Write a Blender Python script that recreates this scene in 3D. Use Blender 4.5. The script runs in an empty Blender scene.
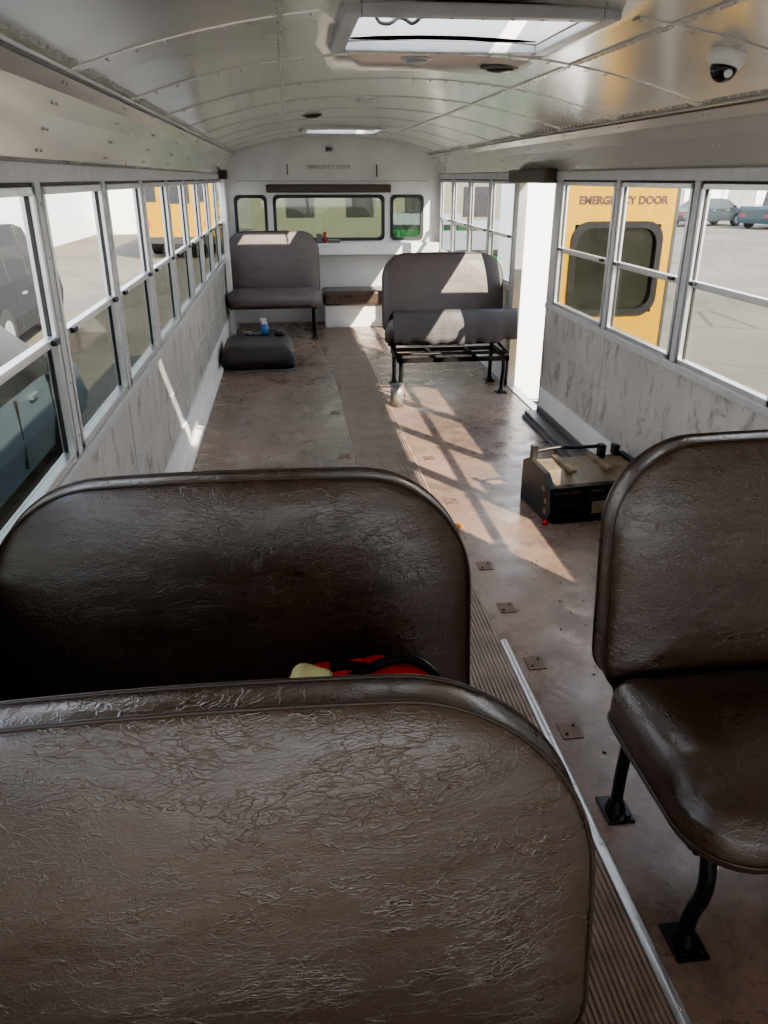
import bpy, bmesh, math, random
from mathutils import Vector, Matrix
random.seed(4)
S=bpy.context.scene
COL=S.collection
S.view_settings.exposure=1.05
try: S.view_settings.look='AgX - Punchy'
except Exception as ex: print(ex)

# ------------------------------------------------------------ materials
def new_mat(name):
    m=bpy.data.materials.new(name); m.use_nodes=True
    nt=m.node_tree; b=nt.nodes["Principled BSDF"]
    return m,nt,b
def N(nt,t,**k):
    n=nt.nodes.new(t)
    for a,v in k.items(): setattr(n,a,v)
    return n
def ramp(nt,fac,stops):
    r=N(nt,'ShaderNodeValToRGB'); e=r.color_ramp.elements
    while len(e)<len(stops): e.new(0.5)
    for i,(p,c) in enumerate(stops):
        e[i].position=p; e[i].color=(c[0],c[1],c[2],1) if len(c)==3 else c
    nt.links.new(fac,r.inputs[0]); return r.outputs[0]
def coords(nt,scale=(1,1,1)):
    tc=N(nt,'ShaderNodeTexCoord'); mp=N(nt,'ShaderNodeMapping'); mp.inputs['Scale'].default_value=scale
    nt.links.new(tc.outputs['Object'],mp.inputs[0]); return mp.outputs[0]
def noise(nt,vec,scale,detail=4,rough=0.55,dist=0.0):
    n=N(nt,'ShaderNodeTexNoise'); n.inputs['Scale'].default_value=scale; n.inputs['Detail'].default_value=detail
    n.inputs['Roughness'].default_value=rough; n.inputs['Distortion'].default_value=dist
    nt.links.new(vec,n.inputs['Vector']); return n.outputs['Fac']
def simple(name,col,rough=0.5,metal=0.0,var=0.12,nscale=8,bump=0.0,bscale=60,spec=0.5):
    m,nt,b=new_mat(name); v=coords(nt)
    f=noise(nt,v,nscale)
    lo=[max(0,c*(1-var)) for c in col]; hi=[min(1,c*(1+var)) for c in col]
    nt.links.new(ramp(nt,f,[(0.3,lo),(0.7,hi)]),b.inputs['Base Color'])
    b.inputs['Roughness'].default_value=rough; b.inputs['Metallic'].default_value=metal
    b.inputs['Specular IOR Level'].default_value=spec
    if bump:
        f2=noise(nt,v,bscale,3); bp=N(nt,'ShaderNodeBump'); bp.inputs['Strength'].default_value=bump; bp.inputs['Distance'].default_value=0.01
        nt.links.new(f2,bp.inputs['Height']); nt.links.new(bp.outputs[0],b.inputs['Normal'])
    return m

def vinyl(name,c0,c1,rough=0.36,scr=0.5,wr=0.3):
    m,nt,b=new_mat(name); v=coords(nt,(1,1,2.2))
    w=N(nt,'ShaderNodeTexNoise'); w.inputs['Scale'].default_value=5; w.inputs['Detail'].default_value=5
    nt.links.new(v,w.inputs['Vector'])
    mx=N(nt,'ShaderNodeMixRGB',blend_type='ADD'); mx.inputs[0].default_value=0.30
    nt.links.new(v,mx.inputs[1]); nt.links.new(w.outputs['Color'],mx.inputs[2])
    vo=N(nt,'ShaderNodeTexVoronoi',feature='DISTANCE_TO_EDGE'); vo.inputs['Scale'].default_value=20
    nt.links.new(mx.outputs[0],vo.inputs['Vector'])
    vo2=N(nt,'ShaderNodeTexVoronoi',feature='DISTANCE_TO_EDGE'); vo2.inputs['Scale'].default_value=45
    nt.links.new(mx.outputs[0],vo2.inputs['Vector'])
    crease=ramp(nt,vo.outputs['Distance'],[(0.0,(1,1,1)),(0.03,(0,0,0))])
    crease2=ramp(nt,vo2.outputs['Distance'],[(0.0,(1,1,1)),(0.07,(0,0,0))])
    big=noise(nt,v,4,3); mask=ramp(nt,noise(nt,v,7,4,0.6),[(0.40,(0,0,0)),(0.60,(1,1,1))])
    base=ramp(nt,noise(nt,v,3,6,0.65),[(0.3,c0),(0.7,c1)])
    mul=N(nt,'ShaderNodeMath',operation='MULTIPLY'); nt.links.new(crease,mul.inputs[0]); nt.links.new(mask,mul.inputs[1])
    mul2=N(nt,'ShaderNodeMath',operation='MULTIPLY'); nt.links.new(mul.outputs[0],mul2.inputs[0]); mul2.inputs[1].default_value=scr
    mc=N(nt,'ShaderNodeMixRGB'); nt.links.new(mul2.outputs[0],mc.inputs[0]); nt.links.new(base,mc.inputs[1])
    mc.inputs[2].default_value=(c1[0]*2.0,c1[1]*2.0,c1[2]*2.0,1)
    nt.links.new(mc.outputs[0],b.inputs['Base Color'])
    a=N(nt,'ShaderNodeMath',operation='MULTIPLY'); nt.links.new(crease2,a.inputs[0]); nt.links.new(mask,a.inputs[1])
    a2=N(nt,'ShaderNodeMath',operation='MULTIPLY'); nt.links.new(a.outputs[0],a2.inputs[0]); a2.inputs[1].default_value=0.35
    s=N(nt,'ShaderNodeMath',operation='ADD'); nt.links.new(mul.outputs[0],s.inputs[0]); nt.links.new(a2.outputs[0],s.inputs[1])
    fine=noise(nt,v,220,2)
    s2=N(nt,'ShaderNodeMath',operation='MULTIPLY_ADD'); nt.links.new(fine,s2.inputs[0]); s2.inputs[1].default_value=0.4; nt.links.new(s.outputs[0],s2.inputs[2])
    s3=N(nt,'ShaderNodeMath',operation='MULTIPLY_ADD'); nt.links.new(big,s3.inputs[0]); s3.inputs[1].default_value=5.0; nt.links.new(s2.outputs[0],s3.inputs[2])
    bp=N(nt,'ShaderNodeBump'); bp.inputs['Strength'].default_value=wr; bp.inputs['Distance'].default_value=0.004
    nt.links.new(s3.outputs[0],bp.inputs['Height']); nt.links.new(bp.outputs[0],b.inputs['Normal'])
    rr=ramp(nt,noise(nt,v,9,4),[(0.3,(rough-0.06,)*3),(0.7,(rough+0.06,)*3)])
    nt.links.new(rr,b.inputs['Roughness'])
    b.inputs['Specular IOR Level'].default_value=0.8
    return m

M_VIN=vinyl("brown_vinyl",(0.038,0.0225,0.0145),(0.060,0.038,0.025),rough=0.31)
M_VIN2=vinyl("brown_vinyl_worn",(0.056,0.037,0.026),(0.084,0.059,0.043),rough=0.29,scr=0.4,wr=0.38)
M_VINB=vinyl("taupe_vinyl",(0.072,0.053,0.051),(0.105,0.081,0.078),rough=0.55,scr=0.3)
M_PIPE=simple("vinyl_piping",(0.040,0.028,0.021),0.4)
M_BLACK=simple("black_steel",(0.010,0.010,0.011),0.35,0.3)
M_RUB=simple("black_rubber",(0.018,0.018,0.018),0.6)
M_ALU=simple("aluminium_frame",(0.62,0.64,0.66),0.32,0.75,0.1,20)
M_PAINT=simple("grey_pillar_paint",(0.50,0.52,0.54),0.4,0.1,0.1,15)
M_WHITE=simple("white_paint",(0.84,0.85,0.84),0.45,0,0.06,6)
M_RIVET=simple("rivet_metal",(0.52,0.52,0.51),0.4,0.4)
M_DKRAIL=simple("dark_grey_rail",(0.11,0.11,0.115),0.5)
M_BROWNPAD=simple("brown_pad",(0.05,0.035,0.03),0.5,bump=.1)
M_DARK=simple("dark_plastic",(0.02,0.02,0.022),0.25)
M_RED=simple("red_fabric",(0.42,0.012,0.015),0.7,bump=.2)
M_YEL=simple("yellow_item",(0.70,0.62,0.26),0.5)
M_BUSY=simple("school_bus_yellow",(0.33,0.180,0.0),0.55,0,0.04,spec=0.15)
M_TXT=simple("sign_lettering",(0.03,0.005,0.003),0.5)
M_STEEL=simple("worn_steel",(0.24,0.18,0.115),0.45,0.25,0.35,14)

def mk_ceiling():
    m,nt,b=new_mat("ceiling_paint"); v=coords(nt)
    f=noise(nt,v,1.5,4)
    nt.links.new(ramp(nt,f,[(0.3,(0.64,0.64,0.60)),(0.7,(0.73,0.73,0.69))]),b.inputs['Base Color'])
    nt.links.new(ramp(nt,noise(nt,v,2,3),[(0.3,(0.19,)*3),(0.7,(0.27,)*3)]),b.inputs['Roughness'])
    b.inputs['Metallic'].default_value=0.55
    bp=N(nt,'ShaderNodeBump'); bp.inputs['Strength'].default_value=0.12; bp.inputs['Distance'].default_value=0.02
    nt.links.new(noise(nt,v,1.6,0),bp.inputs['Height']); nt.links.new(bp.outputs[0],b.inputs['Normal'])
    return m
M_CEIL=mk_ceiling()
def mk_panel():
    m,nt,b=new_mat("embossed_wall_panel"); v=coords(nt)
    base=ramp(nt,noise(nt,v,3,5),[(0.25,(0.48,0.475,0.455)),(0.7,(0.64,0.635,0.61))])
    st=ramp(nt,noise(nt,coords(nt,(3,4,2.2)),2.2,7,0.7,0.8),[(0.52,(0,0,0)),(0.66,(1,1,1))])
    mx=N(nt,'ShaderNodeMixRGB'); nt.links.new(st,mx.inputs[0]); nt.links.new(base,mx.inputs[1]); mx.inputs[2].default_value=(0.22,0.205,0.19,1)
    nt.links.new(mx.outputs[0],b.inputs['Base Color'])
    b.inputs['Roughness'].default_value=0.36; b.inputs['Metallic'].default_value=0.35
    vo=N(nt,'ShaderNodeTexVoronoi'); vo.inputs['Scale'].default_value=90; nt.links.new(v,vo.inputs['Vector'])
    bp=N(nt,'ShaderNodeBump'); bp.inputs['Strength'].default_value=0.4; bp.inputs['Distance'].default_value=0.003
    nt.links.new(vo.outputs['Distance'],bp.inputs['Height']); nt.links.new(bp.outputs[0],b.inputs['Normal'])
    return m
M_PANEL=mk_panel()
def mk_floor():
    m,nt,b=new_mat("brown_floor_vinyl"); v=coords(nt)
    base=ramp(nt,noise(nt,v,2.2,6,0.6),[(0.25,(0.150,0.094,0.070)),(0.5,(0.225,0.147,0.113)),(0.75,(0.29,0.203,0.165))])
    sp=ramp(nt,noise(nt,v,38,5,0.7),[(0.55,(0,0,0)),(0.70,(.9,.9,.9))])
    mx=N(nt,'ShaderNodeMixRGB'); nt.links.new(sp,mx.inputs[0]); nt.links.new(base,mx.inputs[1]); mx.inputs[2].default_value=(0.085,0.056,0.042,1)
    dk=ramp(nt,noise(nt,v,1.9,8,0.75,0.8),[(0.46,(0,0,0)),(0.62,(.85,.85,.85))])
    mx3=N(nt,'ShaderNodeMixRGB'); nt.links.new(dk,mx3.inputs[0]); nt.links.new(mx.outputs[0],mx3.inputs[1]); mx3.inputs[2].default_value=(0.098,0.066,0.050,1)
    st=ramp(nt,noise(nt,v,5,6,0.7,1.0),[(0.55,(0,0,0)),(0.8,(0.6,0.6,0.6))])
    mx2=N(nt,'ShaderNodeMixRGB'); nt.links.new(st,mx2.inputs[0]); nt.links.new(mx3.outputs[0],mx2.inputs[1]); mx2.inputs[2].default_value=(0.38,0.31,0.27,1)
    nt.links.new(mx2.outputs[0],b.inputs['Base Color'])
    nt.links.new(ramp(nt,noise(nt,v,6,6,0.65),[(0.35,(0.18,)*3),(0.65,(0.42,)*3)]),b.inputs['Roughness'])
    bp=N(nt,'ShaderNodeBump'); bp.inputs['Strength'].default_value=0.2; bp.inputs['Distance'].default_value=0.004
    nt.links.new(noise(nt,v,30,4),bp.inputs['Height']); nt.links.new(bp.outputs[0],b.inputs['Normal'])
    return m
M_FLOOR=mk_floor()
M_MAT=simple("ribbed_rubber",(0.26,0.19,0.15),0.5,0,0.3,9)
def mk_glass(name,tint,gl,dust):
    m=bpy.data.materials.new(name); m.use_nodes=True; nt=m.node_tree
    nt.nodes.remove(nt.nodes["Principled BSDF"]); out=nt.nodes["Material Output"]
    t=N(nt,'ShaderNodeBsdfTransparent'); t.inputs[0].default_value=(*tint,1)
    g=N(nt,'ShaderNodeBsdfGlossy'); g.inputs['Roughness'].default_value=0.03
    d=N(nt,'ShaderNodeBsdfDiffuse'); d.inputs[0].default_value=(0.6,0.58,0.54,1)
    v=coords(nt); f=ramp(nt,noise(nt,v,5,6,0.7),[(0.35,(0,0,0)),(0.8,(dust,)*3)])
    m1=N(nt,'ShaderNodeMixShader'); nt.links.new(f,m1.inputs[0]); nt.links.new(t.outputs[0],m1.inputs[1]); nt.links.new(d.outputs[0],m1.inputs[2])
    m2=N(nt,'ShaderNodeMixShader'); m2.inputs[0].default_value=gl
    nt.links.new(m1.outputs[0],m2.inputs[1]); nt.links.new(g.outputs[0],m2.inputs[2]); nt.links.new(m2.outputs[0],out.inputs[0])
    return m
M_GL_UP=mk_glass("window_glass_clear",(0.98,0.98,0.98),0.015,0.02)
M_GL_LO=mk_glass("window_glass_dusty",(0.86,0.86,0.83),0.03,0.04)
M_GL_LL=mk_glass("window_glass_tinted",(0.46,0.48,0.46),0.05,0.06)
M_GL_DK=mk_glass("tinted_glass",(0.07,0.075,0.05),0.03,0.02)
M_GL_RR=mk_glass("rear_glass",(0.55,0.60,0.53),0.05,0.06)
def mk_transl(name,col):
    m=bpy.data.materials.new(name); m.use_nodes=True; nt=m.node_tree
    nt.nodes.remove(nt.nodes["Principled BSDF"]); out=nt.nodes["Material Output"]
    t=N(nt,'ShaderNodeBsdfTranslucent'); t.inputs[0].default_value=(*col,1)
    d=N(nt,'ShaderNodeBsdfDiffuse'); d.inputs[0].default_value=(*col,1)
    v=coords(nt); f=ramp(nt,noise(nt,v,4,4),[(0.3,(0.25,)*3),(0.7,(0.4,)*3)])
    m1=N(nt,'ShaderNodeMixShader'); nt.links.new(f,m1.inputs[0]); nt.links.new(t.outputs[0],m1.inputs[1]); nt.links.new(d.outputs[0],m1.inputs[2])
    nt.links.new(m1.outputs[0],out.inputs[0]); return m
M_HATCH=mk_transl("hatch_fibreglass",(0.85,0.86,0.86))

# ------------------------------------------------------------ mesh helpers
def empty(name,loc=(0,0,0),rz=0):
    e=bpy.data.objects.new(name,None); COL.objects.link(e); e.location=loc; e.rotation_euler=(0,0,rz); e.empty_display_size=0.1
    return e
def obj(name,bm,mat,parent=None,smooth=False):
    me=bpy.data.meshes.new(name); bmesh.ops.recalc_face_normals(bm,faces=bm.faces[:]); bm.to_mesh(me); bm.free()
    o=bpy.data.objects.new(name,me); COL.objects.link(o)
    if mat is not None:
        for mm in (mat if isinstance(mat,(list,tuple)) else [mat]): me.materials.append(mm)
    if smooth:
        for p in me.polygons: p.use_smooth=True
    if parent: o.parent=parent
    return o
def bbox(bm,x0,x1,y0,y1,z0,z1,mi=0):
    vs=[bm.verts.new((x,y,z)) for x in (x0,x1) for y in (y0,y1) for z in (z0,z1)]
    for f in ((0,1,3,2),(4,6,7,5),(0,4,5,1),(2,3,7,6),(0,2,6,4),(1,5,7,3)):
        fc=bm.faces.new([vs[i] for i in f]); fc.material_index=mi
def box(name,x0,x1,y0,y1,z0,z1,mat,parent=None,bev=0.0,seg=2):
    bm=bmesh.new(); bbox(bm,x0,x1,y0,y1,z0,z1)
    if bev: bmesh.ops.bevel(bm,geom=bm.edges[:],offset=bev,segments=seg,affect='EDGES',profile=0.6)
    return obj(name,bm,mat,parent,smooth=False)
def boxes(name,lst,mat,parent=None,bev=0.0):
    bm=bmesh.new()
    for b in lst: bbox(bm,*b)
    if bev: bmesh.ops.bevel(bm,geom=bm.edges[:],offset=bev,segments=2,affect='EDGES',profile=0.6)
    return obj(name,bm,mat,parent)
def cyl_into(bm,p0,p1,r,seg=12,r2=None):
    p0=Vector(p0); p1=Vector(p1); d=(p1-p0); L=d.length
    q=d.to_track_quat('Z','Y').to_matrix().to_4x4(); mt=Matrix.Translation((p0+p1)/2)@q
    bmesh.ops.create_cone(bm,cap_ends=True,segments=seg,radius1=r,radius2=r if r2 is None else r2,depth=L,matrix=mt)
def cyl(name,p0,p1,r,mat,parent=None,seg=20,r2=None):
    bm=bmesh.new(); cyl_into(bm,p0,p1,r,seg,r2); o=obj(name,bm,mat,parent)
    for p in o.data.polygons: p.use_smooth=len(p.vertices)==4
    return o
def tube(name,pts,r,mat,parent=None,closed=False,res=3,smoothc=True):
    cu=bpy.data.curves.new(name,'CURVE'); cu.dimensions='3D'; cu.bevel_depth=r; cu.bevel_resolution=res; cu.use_fill_caps=True
    sp=cu.splines.new('NURBS' if smoothc else 'POLY'); sp.points.add(len(pts)-1)
    for i,p in enumerate(pts): sp.points[i].co=(p[0],p[1],p[2],1)
    if smoothc: sp.order_u=3; sp.use_endpoint_u=not closed
    sp.use_cyclic_u=closed
    o=bpy.data.objects.new(name,cu); COL.objects.link(o); cu.materials.append(mat)
    if parent: o.parent=parent
    return o
def rivets(name,pts,mat,parent=None,r=0.006,h=0.004):
    bm=bmesh.new()
    for p,n in pts:
        n=Vector(n).normalized(); q=n.to_track_quat('Z','Y').to_matrix().to_4x4()
        mt=Matrix.Translation(Vector(p))@q
        ring0=[bm.verts.new(mt@Vector((r*math.cos(a),r*math.sin(a),0))) for a in [i*math.pi/3 for i in range(6)]]
        ring1=[bm.verts.new(mt@Vector((.6*r*math.cos(a),.6*r*math.sin(a),h))) for a in [i*math.pi/3 for i in range(6)]]
        for i in range(6): bm.faces.new((ring0[i],ring0[(i+1)%6],ring1[(i+1)%6],ring1[i]))
        bm.faces.new(ring1)
    return obj(name,bm,mat,parent,smooth=True)
def rrect(hw,z0,z1,rt,rb,n=10,crown=0.0):
    pts=[]
    for cxx,cz_,r,a0 in ((hw-rt,z1-rt,rt,0),(-hw+rt,z1-rt,rt,90),(-hw+rb,z0+rb,rb,180),(hw-rb,z0+rb,rb,270)):
        for i in range(n+1):
            a=math.radians(a0+90*i/n); pts.append((cxx+r*math.cos(a),cz_+r*math.sin(a)))
    out=[]
    for i,p in enumerate(pts):
        q=pts[(i+1)%len(pts)]; out.append(p)
        if (i+1)%(n+1)==0:
            for k in range(1,8): out.append((p[0]+(q[0]-p[0])*k/8,p[1]+(q[1]-p[1])*k/8))
    return [(x,z+crown*(1-(x/hw)**2)*max(0,(z-z0)/(z1-z0))) for x,z in out]
def loft(bm,rings,cap0=True,cap1=True,mi=0):
    vr=[[bm.verts.new(p) for p in r] for r in rings]
    n=len(vr[0])
    for a,b in zip(vr[:-1],vr[1:]):
        for i in range(n):
            f=bm.faces.new((a[i],a[(i+1)%n],b[(i+1)%n],b[i])); f.material_index=mi
    if cap0: bm.faces.new(vr[0][::-1]).material_index=mi
    if cap1: bm.faces.new(vr[-1]).material_index=mi

# ------------------------------------------------------------ dimensions (metres, camera above x=0,y=0)
XL,XR=-0.63,1.63
CX=(XL+XR)/2; HW=(XR-XL)/2
YF,YB=-2.3,8.76
ZS,ZT=0.74,1.46
ZM=1.08
BAY=0.77
DY0,DY1=4.88,5.67

# ------------------------------------------------------------ floor
box("floor",XL-0.06,XR+0.06,YF,YB+0.06,-0.12,0.0,M_FLOOR)
bm=bmesh.new()
n=26; x0,x1=0.33,0.660
prof=[(x0-0.006,0.0)]
for i in range(n):
    a=x0+(x1-x0)*i/n; w=(x1-x0)/n
    prof+=[(a,0.002),(a+w*0.25,0.008),(a+w*0.65,0.008),(a+w*0.9,0.002)]
prof.append((x1+0.002,0.0))
r0=[bm.verts.new((x,YF+0.3,z)) for x,z in prof]; r1=[bm.verts.new((x,YB-0.45,z)) for x,z in prof]
for i in range(len(prof)-1): bm.faces.new((r0[i],r0[i+1],r1[i+1],r1[i]))
mat_o=obj("aisle_rubber_mat",bm,M_MAT)
e=empty("trim_1")
bm=bmesh.new(); 
pr=[(0.663,0.002),(0.668,0.009),(0.677,0.012),(0.686,0.009),(0.691,0.0)]
a=[bm.verts.new((x,YF+0.3,z)) for x,z in pr]; b=[bm.verts.new((x,2.2,z)) for x,z in pr]
for i in range(4): bm.faces.new((a[i],a[i+1],b[i+1],b[i]))
obj("aluminium_aisle_strip",bm,M_ALU,e,True)
rivets("strip_screws",[((0.677,y*0.2-1.5,0.012),(0,0,1)) for y in range(0,18)],M_RIVET,e,0.005,0.002)
e=empty("seat_anchor_plates")
M_RUST=simple("rusty_plate",(0.15,0.088,0.062),0.6,0.2,0.4,30)
bm=bmesh.new()
for y in (1.72,2.06,2.42,2.76,3.45,4.1): bbox(bm,0.715,0.775,y-0.035,y+0.035,0.0,0.003)
for y in (3.2,4.2,5.1): bbox(bm,0.235,0.295,y-0.035,y+0.035,0.0,0.003)
obj("plates",bm,M_RUST,e)
rivets("anchor_bolts",[((0.745+dx,y+dy,0.003),(0,0,1)) for y in (1.72,2.06,2.42,2.76,3.45,4.1) for dx,dy in ((-.015,-.018),(.015,.018))],M_DARK,e,0.006,0.005)
bm=bmesh.new()
for i in range(560):
    if i<330: x=random.gauss(1.18,0.26); y=random.uniform(1.6,5.6)
    else: x=random.gauss(-0.2,0.3); y=random.uniform(3.2,7.8)
    x=min(max(x,XL+0.07),XR-0.13); s=random.uniform(0.001,0.0048)
    if 0.32<x<0.70: continue
    m4=Matrix.Translation((x,y,s*0.4))@Matrix.Rotation(random.random()*3,4,'Z')@Matrix.Diagonal((s*random.uniform(.7,1.8),s,s*0.6,1))
    bmesh.ops.create_icosphere(bm,subdivisions=1,radius=1,matrix=m4)
obj("floor_debris",bm,simple("dirt",(0.045,0.032,0.025),0.9))
bm=bmesh.new(); bmesh.ops.create_cube(bm,size=1,matrix=Matrix.Translation((0.69,3.13,0.016))@Matrix.Rotation(0.5,4,'Z')@Matrix.Diagonal((0.08,0.04,0.014,1)))
bmesh.ops.bevel(bm,geom=bm.edges[:],offset=0.003,segments=1,affect='EDGES')
obj("wood_chip",bm,simple("orange_wood",(0.50,0.18,0.03),0.6))

# ------------------------------------------------------------ walls
ZK=-0.62
def wall_boxes(side,segs):
    L=[]
    xi=XL if side<0 else XR
    xo=xi+side*0.04; xp=xi+side*0.022
    a,b=min(xi,xo),max(xi,xo); a2,b2=min(xi,xp),max(xi,xp)
    for (y0,y1,ps) in segs:
        L.append((a,b,y0,y1,ZK,ZS))
        L.append((a,b,y0,y1,ZT,1.60))
        for p0,p1 in ps: L.append((a2,b2,p0,p1,ZS,ZT))
    return L
PW=0.028
left_p=[2.19-BAY*5+BAY*i for i in range(14)]
left_p=[y for y in left_p if y<YB-0.3]
Lp=[(y-PW,y+PW) for y in left_p]+[(YB-0.12,YB),(YF,left_p[0]-BAY)]
wl=boxes("wall_left",wall_boxes(-1,[(YF,YB,[(max(YF,a),b) for a,b in Lp])]),M_PANEL)
right_p=[2.37,3.14,3.93]
Rp=[(YF,1.62)]+[(y-PW,y+PW) for y in right_p]+[(4.76,DY0)]  # first span: unseen solid panel in place of windows, added to block sun
rear_p=[6.50,7.25,8.0]
Rr=[(DY1,5.77)]+[(y-PW,y+PW) for y in rear_p]+[(YB-0.12,YB)]
segs=wall_boxes(1,[(YF,DY0,Rp),(DY1,YB,Rr)])
segs.append((XR,XR+0.04,DY0,DY1,1.44,1.60)); segs.append((XR,XR+0.04,DY0,DY1,ZK,-0.002))
wr=boxes("wall_right",segs,M_PANEL)
for y in (-1.5,6.7):
    for x0_,x1_ in ((XL+.06,XL+.32),(XR-.32,XR-.06)):
        e=empty("bus_wheel",((x0_+x1_)/2,y,-.555)); hwid=(x1_-x0_)/2
        cyl("tyre",(-hwid,0,0),(hwid,0,0),.42,M_RUB,e,28); cyl("rim",(-hwid-.01,0,0),(hwid+.01,0,0),.22,M_ALU,e,20)

wcount=0
def window(side,y0,y1):
    global wcount; wcount+=1
    e=empty(f"window_{wcount}")
    xi=XL if side<0 else XR
    def bx(d0,d1,*r):
        a=xi+side*d0; b=xi+side*d1
        return (min(a,b),max(a,b))+r
    t=0.018
    boxes("gasket",[bx(-0.004,0.018,y0,y0+0.008,ZS,ZT),bx(-0.004,0.018,y1-0.008,y1,ZS,ZT),bx(-0.004,0.018,y0,y1,ZT-0.01,ZT)],M_RUB,e)
    g0,g1=y0+0.008,y1-0.008
    fr=[bx(-0.012,0.022,g0,g0+t,ZS,ZT-0.01),bx(-0.012,0.022,g1-t,g1,ZS,ZT-0.01),bx(-0.012,0.022,g0,g1,ZS,ZS+0.025),bx(-0.012,0.022,g0,g1,ZT-0.03,ZT-0.01),
        bx(-0.014,0.012,g0+t,g1-t,ZM-0.012,ZM+0.008),bx(0.002,0.020,g0+t,g1-t,ZM-0.022,ZM-0.012)]
    boxes("frame",fr,M_ALU,e,0.002)
    boxes("latches",[bx(-0.026,-0.014,g0+t+0.02,g0+t+0.06,ZM-0.008,ZM+0.006),bx(-0.026,-0.014,g1-t-0.06,g1-t-0.02,ZM-0.008,ZM+0.006)],M_RUB,e)
    boxes("sash_gasket",[bx(0.0,0.010,g0+t,g0+t+0.006,ZM,ZT-0.03),bx(0.0,0.010,g1-t-0.006,g1-t,ZM,ZT-0.03),bx(0.008,0.018,g0+t,g0+t+0.006,ZS+0.025,ZM-.02),bx(0.008,0.018,g1-t-0.006,g1-t,ZS+0.025,ZM-.02)],M_RUB,e)
    boxes("upper_pane",[bx(0.004,0.006,g0+t,g1-t,ZM+0.008,ZT-0.03)],M_GL_UP,e)
    boxes("lower_pane",[bx(0.012,0.014,g0+t,g1-t,ZS+0.025,ZM-0.022)],M_GL_LL if side<0 else M_GL_LO,e)
ys=[left_p[0]-BAY]+left_p+[YB-0.12+PW]
for a,b in zip(ys[:-1],ys[1:]): window(-1,a+PW,b-PW)
for a,b in ((1.62,2.37-PW),(2.37+PW,3.14-PW),(3.14+PW,3.93-PW),(3.93+PW,4.76),(5.77,6.5-PW),(6.5+PW,7.25-PW),(7.25+PW,8.0-PW),(8.0+PW,YB-0.12)):
    window(1,a,b)
e=empty("trim_2")
L=[]; R=[]
for y in left_p: L.append((XL-0.001,XL+0.012,y-PW+0.006,y+PW-0.006,ZS,ZT+0.02))
for y in right_p+rear_p: L.append((XR-0.012,XR+0.001,y-PW+0.006,y+PW-0.006,ZS,ZT+0.02))
L.append((XR-0.012,XR+0.001,4.77,DY0-0.014,ZS,ZT)); L.append((XR-0.012,XR+0.001,DY1+0.014,5.76,0,ZT))
boxes("pillar_covers",L,M_PAINT,e,0.004)
L=[(XL-0.001,XL+0.022,YF,YB,ZS-0.03,ZS+0.004),(XR-0.022,XR+0.001,YF,DY0,ZS-0.03,ZS+0.004),(XR-0.022,XR+0.001,DY1,YB,ZS-0.03,ZS+0.004),
   (XL-0.001,XL+0.018,YF,YB,ZT,ZT+0.045),(XR-0.018,XR+0.001,YF,YB,ZT,ZT+0.045)]
boxes("sill_and_head_rails",L,M_PAINT,e,0.004)
for y in left_p:
    for z in (0.80,0.95,1.12,1.28,1.41): R.append(((XL+0.012,y,z),(1,0,0)))
for y in right_p+rear_p:
    for z in (0.80,0.95,1.12,1.28,1.41): R.append(((XR-0.012,y,z),(-1,0,0)))
y=YF+0.1
while y<YB:
    for z in (0.69,0.45,0.22):
        R.append(((XL,y,z),(1,0,0)))
        if not DY0-0.05<y<DY1+0.05: R.append(((XR,y,z),(-1,0,0)))
    y+=0.09
rivets("rivets",R,M_RIVET,e,0.006,0.004)
L=[(XL-0.001,XL+0.003,YF,YB,0.435,0.442),(XR-0.003,XR+0.001,YF,DY0,0.435,0.442)]
for y in left_p[::2]: L.append((XL-0.001,XL+0.003,y-0.02,y+0.02,0.2,ZS-0.03))
for y in right_p[::2]: L.append((XR-0.003,XR+0.001,y-0.02,y+0.02,0.2,ZS-0.03))
boxes("panel_seams",L,M_PAINT,e)
boxes("baseboard_left",[(XL-0.001,XL+0.012,YF,YB,0.0,0.20),(XL-0.001,XL+0.05,YF,YB,0.0,0.03)],M_WHITE,None,0.003)
boxes("baseboard_right",[(XR-0.012,XR+0.001,YF,DY0,0.0,0.20),(XR-0.012,XR+0.001,DY1,YB,0.0,0.20)],M_WHITE,None,0.003)
boxes("floor_rail",[(XR-0.11,XR-0.03,3.56,4.86,0.0,0.045),(XR-0.125,XR-0.11,3.56,4.86,0.0,0.02),(XR-0.03,XR-0.012,3.56,4.86,0.0,0.075)],M_DKRAIL,None,0.006)

# ------------------------------------------------------------ ceiling
HH=0.30
def cz(u): return 1.867-0.162*(abs(u)/1.02)**2.2
us=[-1.02,-0.95,-0.88,-0.8,-0.7,-0.6,-0.5,-0.4,-HH,-0.2,-0.07,0.07,0.2,HH,0.4,0.5,0.6,0.7,0.8,0.88,0.95,1.02]
H1=(2.19,2.72); H2=(6.95,7.55)
yst=sorted(set([YF,-1.5,-.7,0,.7,1.4,H1[0],H1[1],3.5,4.2,4.9,5.6,6.3,H2[0],H2[1],8.2,YB]))
bm=bmesh.new()
G=[[bm.verts.new((CX+u,y,cz(u))) for u in us] for y in yst]
for j in range(len(yst)-1):
    hole=(yst[j]==H1[0] or yst[j]==H2[0])
    for i in range(len(us)-1):
        if hole and us[i]>=-HH-.001 and us[i+1]<=HH+.001: continue
        bm.faces.new((G[j][i],G[j][i+1],G[j+1][i+1],G[j+1][i]))
ce=obj("ceiling",bm,M_CEIL,None,True)
md=ce.modifiers.new("s",'SOLIDIFY'); md.thickness=0.012; md.offset=0
e=empty("trim_3")
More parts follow.
